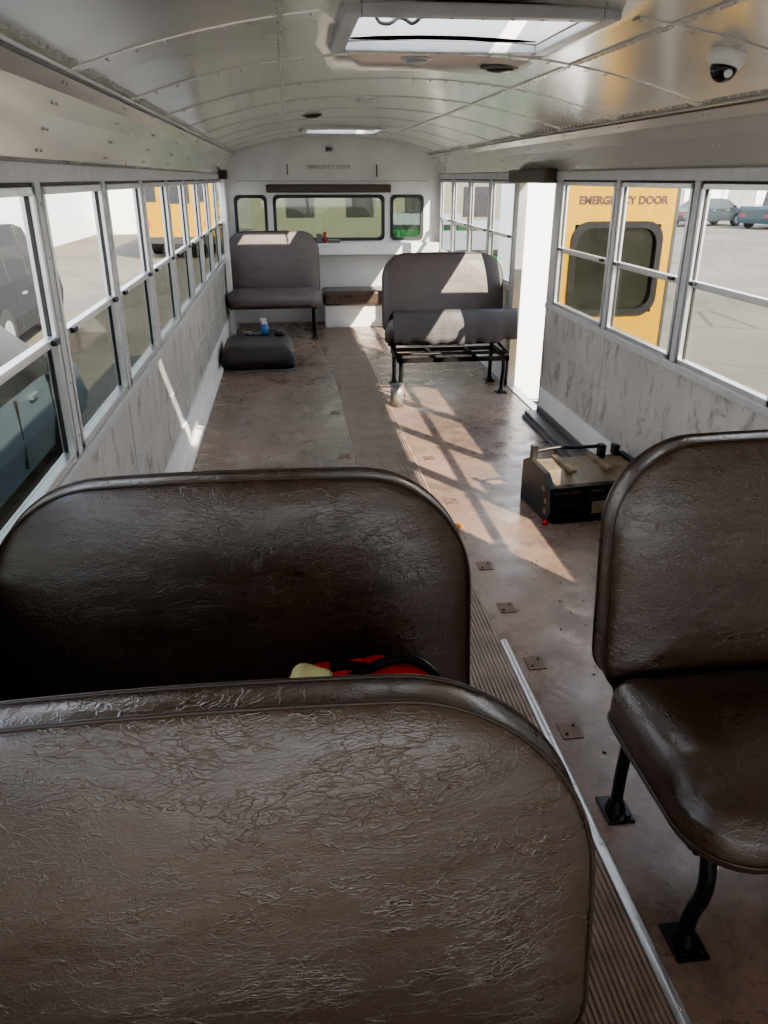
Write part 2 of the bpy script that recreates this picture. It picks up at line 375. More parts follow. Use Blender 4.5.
for sgn,nm in ((-1,"cove_panel_a"),(1,"cove_panel_b")):
    pr=[(0.985,1.702),(1.005,1.694),(1.035,1.662),(1.065,1.612),(1.095,1.55),(1.112,1.515),(1.125,1.505),(1.17,1.505),(1.17,1.60),(1.13,1.74),(1.03,1.76)]
    bm=bmesh.new()
    loft(bm,[[(CX+sgn*u,y,z) for u,z in pr] for y in (YF,YB+0.03)]); obj(nm,bm,M_CEIL,e)
bm=bmesh.new(); R=[]
bows=[1.42+BAY*i for i in range(-4,10)]
OFF=0.010
def athatch(y,u): return (H1[0]-0.07<y<H1[1]+0.07 or H2[0]-.07<y<H2[1]+.07) and abs(u)<0.39
for y in bows:
    for i in range(len(us)-1):
        a,b=us[i],us[i+1]
        if athatch(y,(a+b)/2): continue
        v=[bm.verts.new((CX+a,y-.022,cz(a)-OFF)),bm.verts.new((CX+b,y-.022,cz(b)-OFF)),bm.verts.new((CX+b,y+.022,cz(b)-OFF)),bm.verts.new((CX+a,y+.022,cz(a)-OFF)),
           bm.verts.new((CX+a,y-.024,cz(a))),bm.verts.new((CX+b,y-.024,cz(b))),bm.verts.new((CX+b,y+.024,cz(b))),bm.verts.new((CX+a,y+.024,cz(a)))]
        for f in ((0,1,2,3),(0,4,5,1),(3,2,6,7),(4,7,6,5)): bm.faces.new([v[k] for k in f])
    u=-0.98
    while u<0.99:
        if not athatch(y,u):
            for w in (-0.013,0.013): R.append(((CX+u,y+w,cz(u)-OFF),(0,0,-1)))
        u+=0.07
bmesh.ops.remove_doubles(bm,verts=bm.verts[:],dist=0.0004)
obj("roof_bow_strips",bm,M_CEIL,e)
for u in (-0.5,0.5,-0.97,0.97):
    y=YF+0.05
    while y<YB:
        R.append(((CX+u,y,cz(u)-(0.0095 if abs(u)<.6 else .006)),(0,0,-1))); y+=0.06
rivets("ceiling_rivets",R,M_RIVET,e,0.0045,0.003)
boxes("ceiling_seams",[(CX+s*0.5-0.014,CX+s*0.5+0.014,YF,YB,cz(.5)-0.0095,cz(.5)-0.0) for s in (-1,1)],M_CEIL,e)
boxes("cove_shadow_gap",[(CX+s*1.0-0.005,CX+s*1.0+0.005,YF,YB,1.691,1.698) for s in (-1,1)],M_DKRAIL,e)
R=[]
for y in bows:
    for s in (-1,1):
        for u,z in ((1.018,1.680),(1.05,1.637),(1.08,1.58),(1.103,1.533)):
            for w in (-.02,.02): R.append(((CX+s*(u-0.001),y+w,z),(-s,0,-0.5)))
rivets("cove_rivets",R,M_RIVET,e,0.005,0.004)

def hatch(y0,y1,lift):
    e=empty("roof_hatch")
    x0,x1=CX-HH,CX+HH; z0=1.828
    fw=0.045
    boxes("inner_frame",[(x0-fw,x0,y0-fw,y1+fw,z0,z0+0.03),(x1,x1+fw,y0-fw,y1+fw,z0,z0+0.03),(x0,x1,y0-fw,y0,z0,z0+0.03),(x0,x1,y1,y1+fw,z0,z0+0.03)],M_PAINT,e,0.006)
    boxes("well",[(x0-0.01,x0,y0,y1,z0+0.03,1.96),(x1,x1+0.01,y0,y1,z0+0.03,1.96),(x0,x1,y0-0.01,y0,z0+0.03,1.96),(x0,x1,y1,y1+0.01,z0+0.03,1.96)],M_WHITE,e)
    bm=bmesh.new(); n=10
    g=[[bm.verts.new((x0-0.02+(x1-x0+0.04)*i/n, (y1-y0+0.04)*j/n, 0.05*abs(math.sin(math.pi*i/n))**.5*abs(math.sin(math.pi*j/n))**.5)) for i in range(n+1)] for j in range(n+1)]
    for j in range(n):
        for i in range(n): bm.faces.new((g[j][i],g[j][i+1],g[j+1][i+1],g[j+1][i]))
    lid=obj("lid",bm,M_HATCH,e,True); lid.location=(0,y0-0.02,1.965+lift)
    boxes("lid_struts",[(x,x+.012,y,y+.012,1.95,1.97+lift) for x in (x0+.02,x1-.032) for y in (y0+.02,y1-.032)],M_ALU,e)
    rv=[]
    for y in (y0-0.022,y1+0.022):
        x=x0
        while x<x1+.01: rv.append(((x,y,z0),(0,0,-1))); x+=0.075
    rivets("frame_screws",rv,M_RIVET,e,0.006,0.003)
    ym=y0+0.28
    tube("latch_cable",[(x0+0.05,ym,1.96),(x0+0.07,ym+.08,1.88),(x0+0.11,ym+.02,1.86),(x0+0.15,ym+.1,1.90),(x0+0.2,ym+.08,1.86),(x0+0.24,ym+.02,1.96)],0.005,M_RUB,e)
    boxes("latch_bar",[(x0,x1,(y0+y1)/2+0.08,(y0+y1)/2+0.10,1.93,1.945)],M_WHITE,e)
hatch(H1[0],H1[1],0.10); hatch(H2[0],H2[1],0.12)

def dome_light(name,x,y,r,mat,mat2,sy=1.0,h=0.02):
    e=empty(name,(x,y,cz(x-CX)-0.005))
    bm=bmesh.new(); rings=[]
    for rr,z in ((r,0.0),(r,-h*0.5),(r*0.85,-h),(r*0.75,-h)):
        rings.append([(rr*math.cos(a*math.pi/12),sy*rr*math.sin(a*math.pi/12),z) for a in range(24)])
    loft(bm,rings); obj("bezel",bm,mat,e,False)
    bm=bmesh.new(); rings=[]
    for rr,z in ((r*0.72,-h),(r*0.6,-h-0.006),(r*0.3,-h-0.010),(r*0.05,-h-0.011)):
        rings.append([(rr*math.cos(a*math.pi/12),sy*rr*math.sin(a*math.pi/12),z) for a in range(24)])
    loft(bm,rings); obj("lens",bm,mat2,e,True)
dome_light("ceiling_speaker",0.81,3.20,0.075,M_DKRAIL,M_DARK,0.7,0.012)
dome_light("dome_lamp",0.48,3.10,0.055,M_PAINT,M_PAINT,0.8,0.012)
dome_light("ceiling_speaker",0.19,5.65,0.07,M_DARK,M_DARK,0.7,0.012)
dome_light("dome_lamp",0.46,4.74,0.055,M_PAINT,M_PAINT,0.8,0.012)
e=empty("security_camera",(1.215,2.29,cz(1.215-CX)-0.004)); e.rotation_euler=(0,math.radians(12),0); e.scale=(.9,.9,.9)
bm=bmesh.new(); loft(bm,[[(rr*math.cos(a*math.pi/16),rr*math.sin(a*math.pi/16),z) for a in range(32)] for rr,z in ((0.052,0.0),(0.055,-0.012),(0.054,-0.03),(0.047,-0.044),(0.04,-0.047))])
obj("housing",bm,M_WHITE,e,True)
bm=bmesh.new(); loft(bm,[[(0.041*math.cos(t)*math.cos(a*math.pi/16),0.041*math.cos(t)*math.sin(a*math.pi/16),-0.045-0.045*math.sin(t)) for a in range(32)] for t in (0,.25,.5,.75,1.0,1.25,1.5)])
obj("smoked_dome",bm,simple("smoked_dome",(0.008,0.008,0.01),0.05),e,True)
cyl("lens_ring",(0.0,-0.036,-0.065),(0.0,-0.0415,-0.070),0.012,M_WHITE,e)

# ------------------------------------------------------------ back wall
Y0=YB; Y1=YB+0.04
wins=[(-0.52,-0.22),(-0.12,1.02),(1.12,1.44)]
zb0,zb1=0.87,1.29
bm=bmesh.new()
bbox(bm,XL-0.04,XR+0.04,Y0,Y1,ZK,zb0)
xs=[XL-0.04]+[v for w in wins for v in w]+[XR+0.04]
for i in range(0,len(xs),2): bbox(bm,xs[i],xs[i+1],Y0,Y1,zb0,zb1)
top=[(CX+u,cz(u)) for u in us]; top=[(XL-0.04,1.55)]+top+[(XR+0.04,1.55)]
fr=[bm.verts.new((x,Y0,z)) for x,z in top]+[bm.verts.new((XR+0.04,Y0,zb1)),bm.verts.new((XL-0.04,Y0,zb1))]
bk=[bm.verts.new((v.co.x,Y1,v.co.z)) for v in fr]
bm.faces.new(fr); bm.faces.new(bk[::-1])
for i in range(len(fr)): j=(i+1)%len(fr); bm.faces.new((fr[i],fr[j],bk[j],bk[i]))
obj("wall_back",bm,simple("back_wall_paint",(0.70,0.71,0.70),0.45,0,0.08,5))
def bwin(x0,x1):
    global wcount; wcount+=1
    e=empty(f"window_{wcount}")
    bm=bmesh.new()
    def rr(d,y): 
        pts=rrect((x1-x0)/2-d,zb0+d,zb1-d,0.05,0.05,5); return [((x0+x1)/2+p[0],y,p[1]) for p in pts]
    loft(bm,[rr(-0.02,Y0-0.001),rr(-0.02,Y0-0.016),rr(0.012,Y0-0.016),rr(0.014,Y0+0.035)],False,False)
    obj("rubber_frame",bm,M_RUB,e)
    box("pane",x0+.005,x1-.005,Y0+0.02,Y0+0.024,zb0+.005,zb1-.005,M_GL_RR,e)
for a,b in wins: bwin(a,b)
box("rear_header_pad",-0.20,1.10,Y0-0.09,Y0,1.33,1.41,M_BROWNPAD,None,0.015)
e=empty("rear_window_shelf"); box("shelf",XL+0.02,XR-0.02,Y0-0.16,Y0,0.80,0.835,M_WHITE,e,0.006); box("shelf_front",XL+0.02,XR-0.02,Y0-0.16,Y0-0.14,0.72,0.80,M_WHITE,e,0.004)
boxes("trim_4",[(CX-1.0,CX+1.0,Y0-0.006,Y0,1.435,1.45)],M_PAINT,None,0.002)
boxes("cable_clips",[(0.02,0.032,Y0-0.01,Y0,1.5,1.60),(0.95,0.962,Y0-0.01,Y0,1.48,1.60)],M_RUB)
def text(name,s,size,loc,rot,mat,parent=None,off=0.0012):
    cu=bpy.data.curves.new(name,'FONT'); cu.body=s; cu.size=size; cu.align_x='CENTER'; cu.align_y='CENTER'; cu.extrude=0.001; cu.offset=off
    o=bpy.data.objects.new(name,cu); COL.objects.link(o); o.location=loc; o.rotation_euler=rot; cu.materials.append(mat)
    if parent: o.parent=parent
    return o
text("exit_lettering","EMERGENCY DOOR",0.05,(0.46,Y0-0.002,1.575),(math.pi/2,0,0),simple("faint_lettering",(.30,.30,.29),.6))
e=empty("exit_lamp"); box("housing",0.42,0.50,Y0-0.04,Y0,1.72,1.76,M_PAINT,e,0.008); box("lens",0.43,0.49,Y0-0.05,Y0-0.04,1.725,1.755,M_DARK,e,0.004)
e=empty("rear_bench")
box("base",0.36,1.58,8.36,8.74,0.0,0.23,M_WHITE,e,0.01)
box("cushion",0.34,1.60,8.32,8.74,0.23,0.38,M_VIN,e,0.04,5)
e=empty("shelf_clutter")
boxes("boxes",[(0.12,0.26,8.63,8.72,0.835,0.90),(0.30,0.36,8.62,8.70,0.835,0.93),(0.42,0.55,8.64,8.72,0.835,0.87)],M_DKRAIL,e,0.006)
cyl("bottle",(0.39,8.66,0.835),(0.39,8.66,0.95),0.022,simple("red_plastic",(.3,.05,.04),.3),e)
e=empty("trim_5"); box("corner_post",XL+0.012,XL+0.06,8.0,8.08,0.0,ZT+0.02,M_WHITE,e,0.008)
box("post_cap",XL+0.012,XL+0.09,7.9,8.12,ZT+0.0,ZT+0.08,M_BROWNPAD,e,0.01)
boxes("wall_front",[(XL-0.04,XR+0.04,YF-0.06,YF,ZK,0.7),(XL-0.04,XR+0.04,YF-0.06,YF,1.70,1.86),(XL-0.04,XL+0.06,YF-0.06,YF,0.7,1.7),(XR-0.06,XR+0.04,YF-0.06,YF,0.7,1.7),(CX-.03,CX+.03,YF-0.06,YF,0.7,1.7)],M_PAINT)

# ------------------------------------------------------------ side emergency door
e=empty("door_1")
boxes("jambs",[(XR-0.012,XR+0.045,DY0-0.012,DY0+0.012,0,1.44),(XR-0.012,XR+0.045,DY1-0.012,DY1+0.012,0,1.44),(XR-0.012,XR+0.045,DY0,DY1,-0.004,0.008)],M_ALU,e,0.003)
box("header_pad",XR-0.09,XR,DY0-0.02,DY1+0.02,1.44,1.52,M_BROWNPAD,e,0.012)
dx0,dx1=XR+0.05,XR+0.05+0.70; wy=DY0-0.02
bm=bmesh.new()
wx0,wx1,wz0,wz1=dx0+0.06,dx1-0.09,0.68,1.21
bbox(bm,dx0,dx1,wy-0.04,wy,-0.12,wz0); bbox(bm,dx0,dx1,wy-0.04,wy,wz1,1.56); bbox(bm,dx0,wx0,wy-0.04,wy,wz0,wz1); bbox(bm,wx1,dx1,wy-0.04,wy,wz0,wz1)
obj("leaf",bm,M_BUSY,e)
bm=bmesh.new()
def dr(d,y,r=0.10): return [((wx0+wx1)/2+p[0],y,p[1]) for p in rrect((wx1-wx0)/2-d,wz0+d,wz1-d,r,r,6)]
loft(bm,[dr(-0.018,wy-0.041,0.11),dr(-0.018,wy-0.052,0.11),dr(0.02,wy-0.052),dr(0.02,wy+0.005)],False,False)
obj("window_gasket",bm,simple("door_rubber",(0.008,0.008,0.008),0.8,spec=0.2),e)
box("glass",wx0,wx1,wy-0.02,wy-0.016,wz0,wz1,M_GL_DK,e)
text("lettering","EMERGENCY DOOR",0.062,((dx0+dx1)/2,wy-0.042,1.345),(math.pi/2,0,0),M_TXT,e,0.0022)
box("leaf_edge_trim",dx1-0.012,dx1+0.006,wy-0.045,wy+0.004,-0.12,1.56,M_RUB,e)
tube("handle",[(dx1-0.12,wy-0.04,0.5),(dx1-0.12,wy-0.08,0.5),(dx1-0.12,wy-0.08,0.38),(dx1-0.12,wy-0.04,0.38)],0.01,M_BLACK,e)
for z in (0.1,0.75,1.35): cyl("hinge",(dx0-0.01,wy-0.0,z),(dx0-0.01,wy,z+0.09),0.012,M_BLACK,e)

# ------------------------------------------------------------ bench seats
def seat(loc,W=0.94,mat=M_VIN,tilt=0.0,aisle=1,back_h=0.97,lean=0.14,rt=0.19,crown=0.012,name="bench_seat"):
    e=empty(name,loc)
    hw=W/2; zb=0.36
    bm=bmesh.new(); rings=[]
    prof=[(0.06,0.052),(0.02,0.048),(0.006,0.042),(0.0,0.032),(0.0,-0.012),(0.003,-0.020),(0.010,-0.026),(0.022,-0.032),(0.05,-0.041),(0.09,-0.048),(0.14,-0.053),(0.19,-0.056)]
    for d,y in prof:
        pts=rrect(hw-d,zb+d,back_h-d,max(rt-d,0.012),max(0.09-d,0.01),14,crown)
        ring=[]
        for x,z in pts:
            t=(z-zb)/(back_h-zb)
            yy=y*(1.25-0.35*t)
            if y<-0.03: yy+=0.004*math.sin(x*9+loc[1]*3)*math.sin(z*14+1)
            ring.append((x,yy+(z-0.45)*lean,z))
        rings.append(ring)
    loft(bm,rings)
    obj("backrest",bm,mat,e,True)
    for d,y in ((0.004,-0.0195),(0.003,0.036)):
        pts=rrect(hw-d+0.003,zb+d-0.003,back_h-d+0.003,rt,0.09,14,crown)
        tube("piping",[(x,y*(1.25-0.35*(z-zb)/(back_h-zb))+(z-0.45)*lean,z) for x,z in pts],0.0032,M_PIPE,e,True,2)
    c=empty("cushion_pivot"); c.parent=e; c.location=(0,-0.06,0.36); c.rotation_euler=(math.radians(-tilt),0,0)
    bm=bmesh.new(); rings=[]
    yc,hd=-0.225,0.235
    for d,z in ((0.04,-0.045),(0.012,-0.045),(0.003,-0.038),(0.0,-0.02),(0.0,0.03),(0.006,0.055),(0.02,0.075),(0.045,0.09),(0.09,0.10),(0.14,0.105)):
        pts=rrect(hw-d,yc-hd+d,yc+hd-d,max(0.05-d,0.01),max(0.13-d,0.02),8)
        rings.append([(x,y,z-(0.02 if y<yc-0.1 and z>0.05 else 0)+0.003*math.sin(x*11)*math.sin(y*15)) for x,y in pts])
    loft(bm,rings); obj("cushion",bm,mat,c,True)
    pts=rrect(hw+0.001,yc-hd-0.001,yc+hd,0.05,0.13,8)
    tube("cushion_piping",[(x,y,-0.02) for x,y in pts],0.004,M_PIPE,c,True,2)
    zf=0.305
    if tilt:
        box("cushion_board",-hw+0.05,hw-0.05,yc-hd+0.05,yc+hd-0.03,-0.06,-0.045,M_DARK,c)
        bm=bmesh.new(); nx=80; ny=14; g=[]
        for i in range(nx+1):
            x=-hw+0.015+(W-0.03)*i/nx; row=[]
            hang=0.225+0.012*math.sin(x*7+1)+0.010*math.sin(x*29)+0.006*math.sin(x*67)
            for j in range(ny+1):
                t=j/ny
                if t<0.5: y=-0.10-(0.37)*(t/0.5); z=0.110+0.003*math.sin(x*23+t*20)
                else:
                    q=(t-0.5)/0.5; y=-0.472-0.004*math.sin(q*3.14)+0.045*max(0,q-.35)-0.005*math.sin(x*26+q*3)*q; z=0.108-hang*q
                row.append(bm.verts.new((x,y,z)))
            g.append(row)
        for i in range(nx):
            for j in range(ny): bm.faces.new((g[i][j],g[i+1][j],g[i+1][j+1],g[i][j+1]))
        dr_=obj("torn_cover",bm,vinyl("torn_cover_cloth",(0.035,0.029,0.033),(0.055,0.046,0.050),rough=0.6,scr=0.2),c,True); md=dr_.modifiers.new("s",'SOLIDIFY'); md.thickness=0.006
        boxes("seat_pan_frame",[(-hw+.05,hw-.05,-0.46,-0.43,0.25,0.28),(-hw+.05,hw-.05,-0.07,-0.04,0.25,0.28),(-hw+.05,-hw+.08,-.46,-.04,.25,.28),(hw-.08,hw-.05,-.46,-.04,.25,.28),(-.15,-.12,-.46,-.04,.25,.28),(.15,.18,-.46,-.04,.25,.28)],M_BLACK,e)
    tube("front_rail",[(-hw+0.03,-0.42,zf),(hw-0.05,-0.42,zf)],0.011,M_BLACK,e,False,3,False)
    tube("rear_rail",[(-hw+0.03,-0.05,zf),(hw-0.05,-0.05,zf)],0.011,M_BLACK,e,False,3,False)
    for x in (-hw+0.04,hw-0.06): tube("side_rail",[(x,-0.44,zf),(x,-0.02,zf),(x,0.0,0.42)],0.011,M_BLACK,e)
    for s in ((aisle,),(1,-1))[1 if tilt else 0]:
        x=s*(hw-0.08)
        tube("leg_1",[(x,-0.40,zf),(x,-0.425,0.25),(x,-0.43,0.17),(x,-0.40,0.09),(x,-0.395,0.0)],0.016,M_BLACK,e,False,4)
        tube("leg_2",[(x,-0.05,zf),(x,-0.04,0.2),(x,-0.03,0.1),(x,-0.03,0.0)],0.015,M_BLACK,e,False,4)
        for y in (-0.40,-0.03):
            box("foot_plate",x-0.035,x+0.035,y-0.045,y+0.045,0.0,0.008,M_BLACK,e,0.003)
            for a in (-1,1): cyl("foot_bolt",(x+a*0.02,y-0.03,0.008),(x+a*0.02,y-0.03,0.018),0.008,M_BLACK,e,6)
            bm=bmesh.new(); cyl_into(bm,(x,y,0.008),(x,y,0.04),0.026,12,0.017); obj("foot_collar",bm,M_BLACK,e)
    return e
seat((-0.125,0.685,0),W=0.96,mat=M_VIN2,aisle=1,rt=0.25,back_h=0.893,crown=0.02)
seat((-0.135,1.375,0),W=0.96,mat=M_VIN,aisle=1,rt=0.22,back_h=0.915,crown=0.016)
seat((1.145,1.44,0),W=0.94,mat=M_VIN,aisle=-1,rt=0.19,back_h=0.94)
seat((1.150,5.90,0),W=0.92,mat=M_VINB,aisle=-1,tilt=20,rt=0.17,back_h=0.945)
seat((-0.155,8.20,0),W=0.92,mat=M_VINB,aisle=1,rt=0.17)

e=empty("duffel_bag",(0.10,1.215,0.468))
bm=bmesh.new(); rings=[]
for t in range(11):
    a=-1+2*t/10; r=math.sqrt(max(0.03,1-a*a*0.95)); 
    rings.append([(a*0.17,0.06*r*math.cos(k*math.pi/8)*(1+0.15*math.sin(5*a+k)),0.084+0.084*r*math.sin(k*math.pi/8)*(1+0.08*math.sin(7*a+2*k))) for k in range(16)])
loft(bm,rings); obj("bag_body",bm,M_RED,e,True)
tube("black_strap",[(-0.14,-0.03,0.05),(-0.08,-0.045,0.13),(-0.02,-0.03,0.155),(0.06,0.0,0.172),(0.12,0.0,0.158),(0.16,-0.03,0.11),(0.16,-0.05,0.05)],0.009,M_BLACK,e)
boxes("zip_panel",[(-0.06,0.01,-0.02,0.02,0.158,0.170)],M_BLACK,e,0.003)
bm=bmesh.new(); bmesh.ops.create_icosphere(bm,subdivisions=3,radius=1,matrix=Matrix.Translation((-0.10,-0.02,0.152))@Matrix.Diagonal((0.040,0.03,0.024,1)))
for v in bm.verts: v.co+=Vector((0.006*math.sin(v.co.z*130),0.004*math.sin(v.co.x*110),0.005*math.sin(v.co.x*90)))
obj("yellow_pouch",bm,M_YEL,e,True)

# ------------------------------------------------------------ heater unit on floor
e=empty("floor_heater",(1.36,3.33,0),0.10)
bm=bmesh.new()
rings=[]
for x in (-0.22,0.22):
    rings.append([(x,-0.14,0.02),(x,-0.16,0.08),(x,-0.13,0.17),(x,-0.04,0.215),(x,0.10,0.22),(x,0.15,0.18),(x,0.15,0.02)])
loft(bm,rings); obj("casing",bm,M_STEEL,e)
for x,s in ((-0.235,1),(0.235,-1)):
    bm=bmesh.new(); rr=[]
    for xx in (x-0.012,x+0.012):
        rr.append([(xx,-0.15,0.0),(xx,-0.185,0.07),(xx,-0.165,0.17),(xx,-0.10,0.225),(xx,0.10,0.235),(xx,0.165,0.20),(xx,0.165,0.0)])
    loft(bm,rr); obj("end_plate",bm,M_BLACK,e)
boxes("front_grille",[(-0.22,0.22,-0.172,-0.160,0.02+i*0.018,0.028+i*0.018) for i in range(7)],M_BLACK,e)
boxes("front_bars",[(-0.22,0.22,-0.18,-0.165,0.0,0.02),(-0.22,0.22,-0.17,-0.13,0.155,0.175),(-0.07,-0.05,-0.18,-0.16,0.0,0.16),(0.06,0.08,-0.18,-0.16,0.0,0.16)],M_BLACK,e,0.002)
boxes("label_plate",[(-0.04,0.05,-0.185,-0.178,0.04,0.10)],M_STEEL,e)
boxes("top_straps",[(-0.12,-0.09,-0.1,0.12,0.215,0.232),(0.06,0.09,-0.1,0.12,0.215,0.232)],M_STEEL,e)
boxes("brackets",[(-0.23,-0.20,0.10,0.13,0.22,0.29),(0.10,0.13,0.05,0.09,0.22,0.285),(0.19,0.22,0.08,0.12,0.22,0.27)],M_BLACK,e,0.003)
tube("carry_handle",[(-0.2,0.11,0.26),(-0.1,0.11,0.275),(0.0,0.11,0.262),(0.12,0.09,0.27)],0.009,M_BLACK,e)
for y,z in ((-0.13,0.05),(-0.13,0.10),(-0.10,0.15)): cyl("vent_hole",(-0.2475,y,z),(-0.250,y,z),0.014,M_STEEL,e,12)
cyl("red_cap",(-0.26,-0.17,0.0),(-0.26,-0.17,0.018),0.012,M_RED,e,12)

e=empty("wheel_well_cover")
bm=bmesh.new(); rings=[]
for d,z in ((0.0,0.0),(0.0,0.10),(0.012,0.15),(0.035,0.18),(0.07,0.195),(0.14,0.2)):
    pts=rrect(0.30-d,6.42+d,7.04-d,max(.07-d,.02),max(.07-d,.02),6); rings.append([(-0.295+x,y,z) for x,y in pts])
loft(bm,rings); obj("cover",bm,simple("dark_wheelwell",(0.045,0.038,0.036),0.5,bump=.1),e,True)
boxes("flange",[(-0.578,0.02,6.39,7.07,0.0,0.008)],M_DKRAIL,e)
e=empty("spray_bottle",(-0.24,6.93,0.197))
cyl("body",(0,0,0),(0,0,0.10),0.032,simple("blue_plastic",(0.03,0.16,0.45),0.3),e); cyl("neck",(0,0,0.10),(0,0,0.125),0.03,M_WHITE,e,16,0.012); box("trigger",-0.035,0.02,-0.01,0.01,0.125,0.145,M_WHITE,e,0.003)
e=empty("tape_roll",(-0.11,6.90,0.197)); cyl("roll",(0,0,0),(0,0,0.045),0.045,M_DARK,e); cyl("core",(0,0,0.045),(0,0,0.047),0.025,M_STEEL,e)
e=empty("work_glove",(-0.38,6.92,0.20))
bm=bmesh.new()
for m4 in (Matrix.Translation((0,0,0.018))@Matrix.Diagonal((0.045,0.035,0.018,1)),Matrix.Translation((0.06,0.02,0.012))@Matrix.Diagonal((0.035,0.010,0.010,1)),Matrix.Translation((0.065,0.0,0.012))@Matrix.Diagonal((0.038,0.010,0.010,1)),Matrix.Translation((0.06,-0.02,0.012))@Matrix.Diagonal((0.034,0.010,0.010,1)),Matrix.Translation((0.01,-0.045,0.012))@Matrix.Rotation(-.8,4,'Z')@Matrix.Diagonal((0.03,0.011,0.010,1))):
    bmesh.ops.create_icosphere(bm,subdivisions=2,radius=1,matrix=m4)
obj("glove",bm,simple("grey_cloth",(0.18,0.19,0.2),0.9),e,True)
e=empty("tin_can",(0.71,5.22,0)); 
cyl("can",(0,0,0),(0,0,0.15),0.048,simple("dull_tin",(0.20,0.18,0.16),0.4,0.4,.3,30),e); cyl("can_rim",(0,0,0.148),(0,0,0.153),0.050,M_DKRAIL,e)

# ------------------------------------------------------------ exterior
ZG=-0.98
m,nt,b=new_mat("asphalt"); v=coords(nt)
base=ramp(nt,noise(nt,v,0.35,6,0.6),[(0.3,(0.095,0.083,0.064)),(0.7,(0.15,0.130,0.102))])
cr=N(nt,'ShaderNodeTexVoronoi',feature='DISTANCE_TO_EDGE'); cr.inputs['Scale'].default_value=0.35; nt.links.new(v,cr.inputs['Vector'])
crk=ramp(nt,cr.outputs['Distance'],[(0.0,(.8,.8,.8)),(0.012,(0,0,0))])
mm=N(nt,'ShaderNodeMixRGB'); nt.links.new(crk,mm.inputs[0]); nt.links.new(base,mm.inputs[1]); mm.inputs[2].default_value=(.04,.036,.03,1)
nt.links.new(mm.outputs[0],b.inputs['Base Color']); b.inputs['Roughness'].default_value=0.9; b.inputs['Specular IOR Level'].default_value=0.2
bp=N(nt,'ShaderNodeBump'); bp.inputs['Strength'].default_value=0.4; nt.links.new(noise(nt,v,60,3),bp.inputs['Height']); nt.links.new(bp.outputs[0],b.inputs['Normal'])
box("ground",-90,90,-60,140,ZG-0.2,ZG,m)
def vehicle(name,loc,rz,W,stations,col,glass_rng,wheels,rw=0.34,belt_k=0.97,roof_k=0.78,rough=0.3):
    e=empty(name,loc,rz); w=W/2
    paint=simple(name+"_paint",col,rough,0.1,0.04)
    bm=bmesh.new(); rings=[]
    for y,zb,zr in stations:
        rings.append([(-w*.96,y,.28),(-w,y,min(.55,zb-.05)),(-w*belt_k,y,zb),(-w*(roof_k if zr-zb>.15 else belt_k-.05),y,zr),(w*(roof_k if zr-zb>.15 else belt_k-.05),y,zr),(w*belt_k,y,zb),(w,y,min(.55,zb-.05)),(w*.96,y,.28)])
    vr=[[bm.verts.new(p) for p in r] for r in rings]
    for k,(a,bq) in enumerate(zip(vr[:-1],vr[1:])):
        for i in range(8):
            f=bm.faces.new((a[i],a[(i+1)%8],bq[(i+1)%8],bq[i]))
            if i in (2,4) and k in glass_rng: f.material_index=1
            if i==3 and abs(rings[k][3][2]-rings[k+1][3][2])>0.25: f.material_index=1
    bm.faces.new(vr[0][::-1]); bm.faces.new(vr[-1])
    obj("body",bm,[paint,M_DARK],e)
    bm=bmesh.new(); bm2=bmesh.new()
    for y in wheels:
        for s in (-1,1):
            cyl_into(bm,(s*(w-.2),y,rw),(s*(w+.01),y,rw),rw,24); cyl_into(bm2,(s*(w+.01),y,rw),(s*(w+.02),y,rw),rw*.6,12)
    obj("tyres",bm,M_RUB,e); obj("hubs",bm2,M_ALU,e)
    L=stations[-1][0]
    boxes("lamps",[(-w*.9,-w*.55,-0.01,0.05,.6,.72),(w*.55,w*.9,-0.01,0.05,.6,.72)],M_RED,e)
    boxes("door_handles",[(s*w-.02,s*w+.02,y,y+.16,.82,.85) for s in (-1,1) for y in (L*.42,L*.63)],M_ALU,e)
    boxes("door_seams",[(s*w*.985-.012,s*w*.985+.012,y,y+.012,.35,.9) for s in (-1,1) for y in (L*.36,L*.56,L*.75)],M_RUB,e)
    boxes("mirrors",[(s*w-.02+s*.06,s*w+.02+s*.14,L*.72,L*.72+.1,.95,1.08) for s in (-1,1)],M_DARK,e,0.01)
    return e
sedan=[(0,.55,.6),(.08,.72,.78),(.9,.88,.93),(1.05,.9,.95),(1.7,.92,1.38),(1.78,.92,1.39),(2.5,.92,1.43),(2.58,.92,1.43),(3.1,.92,1.38),(3.8,.9,.94),(4.4,.78,.82),(4.6,.5,.56)]
suv=[(0,.7,.75),(.06,1.0,1.05),(.3,1.05,1.75),(.4,1.05,1.78),(1.5,1.05,1.82),(1.58,1.05,1.82),(2.6,1.05,1.8),(2.68,1.05,1.8),(3.2,1.05,1.72),(3.8,1.02,1.06),(4.7,.92,.96),(4.85,.6,.66)]
vehicle("sedan_car",(-3.0,3.4,ZG),0,1.8,sedan,(0.20,0.27,0.32),(4,5,6,7,8,3),(0.85,3.75))
vehicle("suv_car",(-4.9,10.6,ZG),0.06,1.95,suv,(0.005,0.006,0.008),(2,4,6,8,1),(0.9,3.95),0.38,roof_k=0.84,rough=0.6)
vehicle("pickup_truck",(24.0,40,ZG),-1.1,2.0,[(0,.9,.95),(.05,1.05,1.1),(2.0,1.05,1.1),(2.05,1.05,1.8),(2.2,1.05,1.85),(3.4,1.05,1.85),(4.1,1.05,1.1),(5.3,1.0,1.04),(5.4,.6,.65)],(0.010,0.035,0.045),(3,4,5),(1.0,4.4),0.4,roof_k=.86)
vehicle("sedan_car",(21,43,ZG),-1.3,1.8,sedan,(0.02,0.03,0.035),(4,6,8,3),(0.85,3.75))
